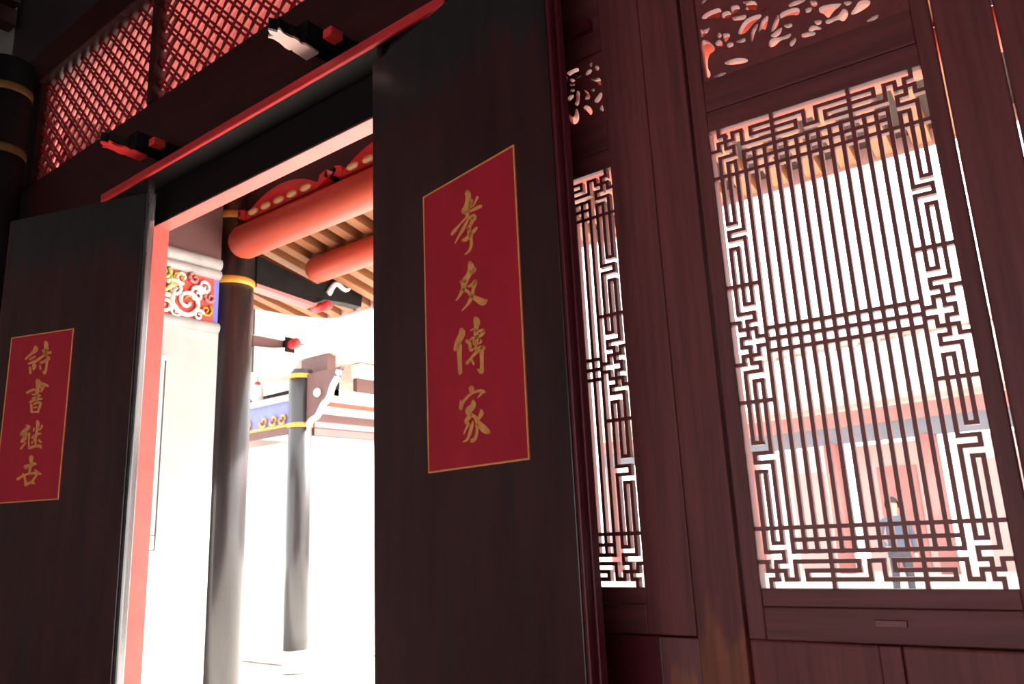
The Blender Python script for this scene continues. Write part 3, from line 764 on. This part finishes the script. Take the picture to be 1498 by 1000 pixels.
# ------------------------------------------------------------------ porch side wall with carved panel and plaque
sw = empty('wall_porch', (0, 0, 0), 0, kind=S)
box('plaster', -5.5, -5.31, 0.12, 1.315, -0.15, 3.06, GREYW, sw)
box('cream_board', -5.31, -5.295, 0.12, 1.02, -0.15, 1.30, CREAM, sw)
box('dark_beam', -5.48, -5.32, 0.12, 1.315, 3.62, 4.4, BROWNB, sw)
lathe('moulding', [(0.055, 0.12), (0.055, 1.30)], GREYM, sw, 20, 'y', (-5.32, 0, 3.575))
lathe('moulding', [(0.04, 0.12), (0.04, 1.30)], GREYM, sw, 20, 'y', (-5.31, 0, 3.49))
lathe('moulding', [(0.045, 0.12), (0.045, 1.30)], GREYM, sw, 20, 'y', (-5.31, 0, 3.055))
box('backing', -5.48, -5.33, 0.12, 1.315, 3.06, 3.62, BLUE, sw)
cpn = empty('painted_carving', (-5.318, 0.86, 3.27), 0, label='painted scrollwork panel of red, green and cream curls on the porch side wall', category='carving')
box('board', -0.01, 0.012, -0.42, 0.40, -0.18, 0.185, INK, cpn, 0.004)
rnd = random.Random(11)
def curl(cy, cz, r0, turns, a0, m, th):
    n = 26
    P_ = []
    for i in range(n):
        t = i / (n - 1); a = a0 + turns * 2 * PI * t; r = r0 * (1 - 0.85 * t)
        P_.append((0.025, cy + r * math.cos(a), cz + r * math.sin(a)))
    tube('scroll', P_, [th * (1 - 0.4 * i / n) for i in range(n)], m, cpn, 7)
curl(0.17, -0.05, 0.13, 1.6, 2.4, WHITEP, 0.022)
curl(0.17, -0.05, 0.155, 1.0, 2.4, BAND, 0.010)
curl(-0.05, 0.07, 0.09, -1.4, 0.6, GREEN, 0.018)
curl(0.30, 0.10, 0.06, 1.5, 3.4, WHITEP, 0.016)
curl(0.0, -0.10, 0.075, 1.5, 1.2, WHITEP, 0.018)
curl(-0.22, -0.02, 0.11, -1.5, 2.0, WHITEP, 0.02)
curl(0.08, 0.12, 0.06, 1.3, 4.0, BAND, 0.014)
curl(-0.18, 0.12, 0.06, 1.3, 0.0, GREEN, 0.014)
curl(0.33, -0.09, 0.05, -1.4, 1.0, BAND, 0.013)
curl(0.12, 0.13, 0.05, -1.2, 5.0, WHITEP, 0.014)
for cy, cz, r0, tu, a0, m_, th in ((0.25, 0.02, 0.07, 1.3, 0.5, WHITEP, 0.018), (0.06, 0.03, 0.07, -1.3, 2.6, WHITEP, 0.018), (-0.30, 0.10, 0.07, 1.2, 1.0, WHITEP, 0.018), (-0.10, -0.12, 0.06, 1.3, 3.0, BAND, 0.015),
        (0.22, 0.145, 0.045, 1.1, 2.0, PINK, 0.016), (-0.02, 0.14, 0.05, -1.2, 1.0, GREEN, 0.018), (0.36, 0.02, 0.05, 1.3, 2.0, PINK, 0.015), (0.08, -0.14, 0.045, -1.3, 0.0, WHITEP, 0.014), (0.27, -0.14, 0.045, 1.3, 0.4, WHITEP, 0.014), (-0.33, -0.10, 0.06, 1.3, 0.4, WHITEP, 0.016)):
    curl(cy, cz, r0, tu, a0, m_, th)
pq = empty('inscribed_plaque', (-5.305, 0.70, 1.30), 0, label='tall white inscribed board with thin dark frame and red seal on the porch side wall', category='plaque')
box('board', -0.004, 0.012, -0.48, 0.20, 0.02, 1.48, PLASTER, pq, 0.002)
for a in ((0.185, 0.195, 0.10, 1.44), (-0.47, -0.46, 0.10, 1.44)):
    box('frame_line', 0.012, 0.016, a[0], a[1], a[2], a[3], DARK, pq, 0)
box('frame_line', 0.012, 0.016, -0.46, 0.185, 0.10, 0.108, DARK, pq, 0)
box('frame_line', 0.012, 0.016, -0.46, 0.185, 0.20, 0.206, DARK, pq, 0)
for i in range(9):
    y0 = 0.06 + rnd.uniform(-.03, .03); z0 = 1.24 + i * 0.018 + rnd.uniform(-.004, .004)
    box('red_seal_stroke', 0.012, 0.016, y0 - 0.04, y0 + 0.04 + rnd.uniform(0, .03), z0, z0 + 0.008, INK, pq, 0)
for i in range(14):
    z0 = 0.26 + i * 0.066
    box('ink_mark', 0.012, 0.015, 0.03, 0.05, z0, z0 + 0.012, DARK, pq, 0)

# ------------------------------------------------------------------ side gallery across the courtyard corner
gl = empty('side_gallery', (-8.2, 4.4, -0.15), 0, label='pale side gallery with layered beams running away along the courtyard', category='building')
GX = 0.0
def gbox(name, x0, x1, y0, y1, z0, z1, m, bevel=0.004):
    return box(name, x0, x1, y0, y1, z0 + 0.15, z1 + 0.15, m, gl, bevel)
gbox('back_wall', -2.6, -2.5, 0.6, 7.0, -0.15, 3.0, PLASTER)
gbox('end_wall', -2.6, -0.2, 0.25, 0.32, -0.15, 2.72, PLASTER)
gbox('eave_beam', -0.06, 0.02, 0.9, 7.0, 3.40, 3.60, BROWNB)
gbox('eave_fascia', -0.10, 0.10, 0.9, 7.0, 3.60, 3.80, WHITEP)
gbox('pale_beam', -0.08, -0.0, 0.18, 7.0, 3.21, 3.40, WHITEP)
gbox('orange_rail', -0.06, 0.015, 0.18, 7.0, 3.145, 3.21, PURL)
gbox('pale_rail', -0.08, 0.0, 0.18, 7.0, 3.04, 3.145, WHITEP)
gbox('brown_beam', -0.07, 0.0, 0.18, 7.0, 2.92, 3.04, BROWNB)
gbox('pink_rail', -0.06, 0.01, 0.18, 7.0, 2.85, 2.92, PINK)
gbox('brown_beam', -0.07, 0.0, 0.18, 7.0, 2.74, 2.85, BROWNB)
gbox('infill_wall', -0.09, -0.05, 0.18, 7.0, -0.15, 2.74, PLASTER)
gbox('roof_slab', -2.7, 0.5, 0.2, 7.1, 3.82, 3.95, TILE)
gbox('beam_end', -0.30, 0.25, 0.18, 0.32, 3.54, 3.80, BROWNB)
gbox('cross_beam', -2.4, 0.0, 0.50, 0.60, 3.30, 3.52, BLACKF)
fz = empty('frieze_board', (-9.05, 4.40, 2.87), 0, label='blue frieze board with gold scrolls beside the slim gallery column', category='board')
box('blue_field', -0.95, 0.62, -0.03, 0.02, 0.03, 0.34, BLUE, fz)
box('top_ledge', -0.95, 0.62, -0.06, 0.02, 0.34, 0.43, GREYM, fz)
box('gold_edge', -0.95, 0.62, -0.045, 0.0, -0.0, 0.04, BAND, fz)
box('lower_rail', -0.95, 0.62, -0.04, 0.02, -0.10, 0.0, BROWNB, fz)
for cx_ in (0.28, 0.48, 0.06, -0.3):
    n = 18
    tube('gold_scroll', [(cx_ + 0.085 * (1 - .8 * i / n) * math.cos(PI + 7 * i / n), -0.05, 0.12 + 0.085 * (1 - .8 * i / n) * math.sin(PI + 7 * i / n)) for i in range(n)], 0.018, BAND, fz, 6)
sp = empty('corner_bracket', (-8.10, 4.40, 2.82), 0, label='dark corner bracket with white scalloped rim on the slim gallery column', category='bracket')
arc = [(0.02 + 0.60 * t + 0.05 * math.sin(PI * t), 0.02 + 0.64 * t - 0.05 * math.sin(PI * t) + 0.02 * math.sin(6 * PI * t)) for t in [i / 24 for i in range(25)]]
prism('board', [(0.0, 0.0)] + arc + [(0.66, 0.70), (0.0, 0.70)], -0.03, 0.03, BROWNB, sp)
tube('white_rim', [(a, -0.02, b) for a, b in arc], 0.038, WHITEP, sp, 8)
lathe('white_flower', [(0.01, -0.06), (0.05, -0.05), (0.06, -0.02), (0.04, 0.0)], WHITEP, sp, 9, 'y', (0.24, -0.03, 0.42))
lt2 = empty('hanging_boss', (-9.72, 4.74, 3.52), 0, label='small pale lantern hanging above the blue frieze board', category='boss')  # carved boss modelled with an invented shade, collar and cord
lathe('shade', [(0.03, -0.14), (0.08, -0.09), (0.10, 0.0), (0.08, 0.09), (0.03, 0.14)], WHITEP, lt2, 16)
lathe('red_collar', [(0.035, 0.13), (0.045, 0.15), (0.035, 0.18)], TRIMR, lt2, 12)
tube('cord', [(0, 0, 0.17), (0, 0, 0.302)], 0.006, DARK, lt2, 6)

# ------------------------------------------------------------------ courtyard and the hall across it
gnd = empty('courtyard_ground', (0, 0, 0), 0, kind=S)
box('base', -30, 30, 0.12, 40, -0.40, -0.17, STONE, gnd, 0)
sl_me = None
for i in range(12):
    for j in range(9):
        if sl_me is None:
            a = box('paving_slab', -7.0, -6.02, 1.0, 1.98, -0.17, -0.15, STONE, gnd, 0.006); sl_me = a
        else:
            o = sl_me.copy(); COL.objects.link(o); o.parent = gnd
            o.location = (-6.51 + i * 1.0, 1.49 + j * 1.0, -0.16)
hall = empty('temple_hall', (-2.5, 14.5, -0.15), math.radians(-6), label='haze-lightened red temple hall across the courtyard with pale tiled roof', category='building')
hb = lambda n, x0, x1, y0, y1, z0, z1, m: box(n, x0, x1, y0, y1, z0 + .15, z1 + .15, m, hall)
hb('platform', -8, 8, -0.8, 5, -0.15, 0.25, STONE)
hb('eave_fascia', -8, 8, -1.1, -1.0, 3.42, 3.58, PINKW)
hb('red_beam', -7.6, 7.6, -0.1, 0.1, 3.12, 3.42, PINK)
hb('grey_beam', -7.6, 7.6, -0.08, 0.08, 2.78, 3.12, GREYB)
for i in range(9):
    xx = -7.4 + i * 1.85
    lathe('red_column', [(0.16, 0.4), (0.15, 2.95)], PINK, hall, 20, 'z', (xx, 0, 0))
    if i < 8:
        hb('wall_panel', xx + 0.16, xx + 1.69, 0.9, 1.0, 0.25, 2.78, PINKW if i % 2 else PLASTER)
        hb('door_panel', xx + 0.55, xx + 1.3, 0.85, 0.9, 0.25, 2.3, PINK if i % 3 == 0 else PINKW)
bm = bmesh.new()
vs = [bm.verts.new(v) for v in ((-8.6, -1.2, 3.72), (8.6, -1.2, 3.72), (8.2, 2.4, 5.4), (-8.2, 2.4, 5.4), (-8.6, -1.2, 3.62), (8.6, -1.2, 3.62), (8.6, 6.0, 3.7), (-8.6, 6.0, 3.7))]
for f in ((0, 1, 2, 3), (4, 7, 6, 5), (0, 4, 5, 1), (3, 2, 6, 7), (0, 3, 7, 4), (1, 5, 6, 2)):
    bm.faces.new([vs[i] for i in f])
roof = link('roof', bm_mesh(bm, 'roof'), TILE, hall)
rd = None
for i in range(34):
    xx = -8.3 + i * 0.5
    if rd is None:
        rd = tube('tile_row', [(0, -1.25, 3.74), (0, 0.6, 4.58), (0, 2.4, 5.44)], 0.07, TILE, roof, 8); rd.location.x = xx
    else:
        o = rd.copy(); COL.objects.link(o); o.parent = roof; o.location.x = xx
tube('roof_ridge', [(-8.5, 2.4, 5.7), (-6, 2.4, 5.52), (6, 2.4, 5.52), (8.5, 2.4, 5.7)], 0.16, TILE, roof, 10)

# ------------------------------------------------------------------ a visitor standing in the courtyard
def skin(name, verts, edges, radii, m, parent, sub=2):
    me = bpy.data.meshes.new(name)
    me.from_pydata(verts, edges, [])
    o = bpy.data.objects.new(name, me); COL.objects.link(o)
    md = o.modifiers.new('s', 'SKIN'); md.use_smooth_shade = True
    for i, r in enumerate(radii):
        me.skin_vertices[0].data[i].radius = (r, r) if not isinstance(r, tuple) else r
    me.skin_vertices[0].data[0].use_root = True
    o.modifiers.new('d', 'SUBSURF').levels = sub
    bpy.context.view_layer.update()
    ev = bpy.data.meshes.new_from_object(o.evaluated_get(bpy.context.evaluated_depsgraph_get()))
    bpy.data.objects.remove(o, do_unlink=True)
    ev.materials.clear()
    return link(name, ev, m, parent)
ps = empty('person', (-2.84, 12.1, -0.15), math.radians(25), label='person in a blue-grey shirt standing in the courtyard behind the lattice window', category='person')
V_ = [(0,0,0.93),(0,0,1.08),(0,0.01,1.28),(0,0,1.42),(0,-0.01,1.50),(0,-0.02,1.56),(0,-0.02,1.66),(0,-0.015,1.73),
      (-0.10,0,0.88),(-0.11,-0.02,0.50),(-0.12,0.02,0.10),(-0.12,-0.12,0.05),(0.10,0,0.88),(0.11,-0.02,0.50),(0.12,0.02,0.10),(0.12,-0.12,0.05),
      (-0.19,0,1.40),(-0.25,0.02,1.12),(-0.20,-0.16,0.98),(-0.15,-0.24,0.98),(0.19,0,1.40),(0.25,0.02,1.12),(0.24,-0.05,0.86),(0.23,-0.08,0.76)]
E_ = [(0,1),(1,2),(2,3),(3,4),(4,5),(5,6),(6,7),(0,8),(8,9),(9,10),(10,11),(0,12),(12,13),(13,14),(14,15),(3,16),(16,17),(17,18),(18,19),(3,20),(20,21),(21,22),(22,23)]
Rr = [(.15,.10),(.135,.095),(.16,.11),(.11,.08),.055,.065,.095,.06,.095,.065,.045,.04,.095,.065,.045,.04,.06,.045,.036,.03,.06,.045,.036,.03]
body = skin('body', V_, E_, Rr, SHIRT, ps)
body.data.materials.append(SKIN); body.data.materials.append(TROUS)
for p in body.data.polygons:
    z = p.center.z
    if z > 1.49 or (abs(p.center.x) > 0.17 and z < 0.9) or (p.center.y < -0.17 and z > 0.8): p.material_index = 1
    elif z < 0.93: p.material_index = 2
bm = bmesh.new(); bmesh.ops.create_icosphere(bm, subdivisions=3, radius=0.112)
for v in list(bm.verts):
    v.co.z *= 1.12
bmesh.ops.delete(bm, geom=[v for v in bm.verts if v.co.z < 0.015 and v.co.y < -0.03 or v.co.z < -0.07], context='VERTS')
hr = link('hair', bm_mesh(bm, 'hair', True), HAIR, ps); hr.location = (0, -0.005, 1.675)
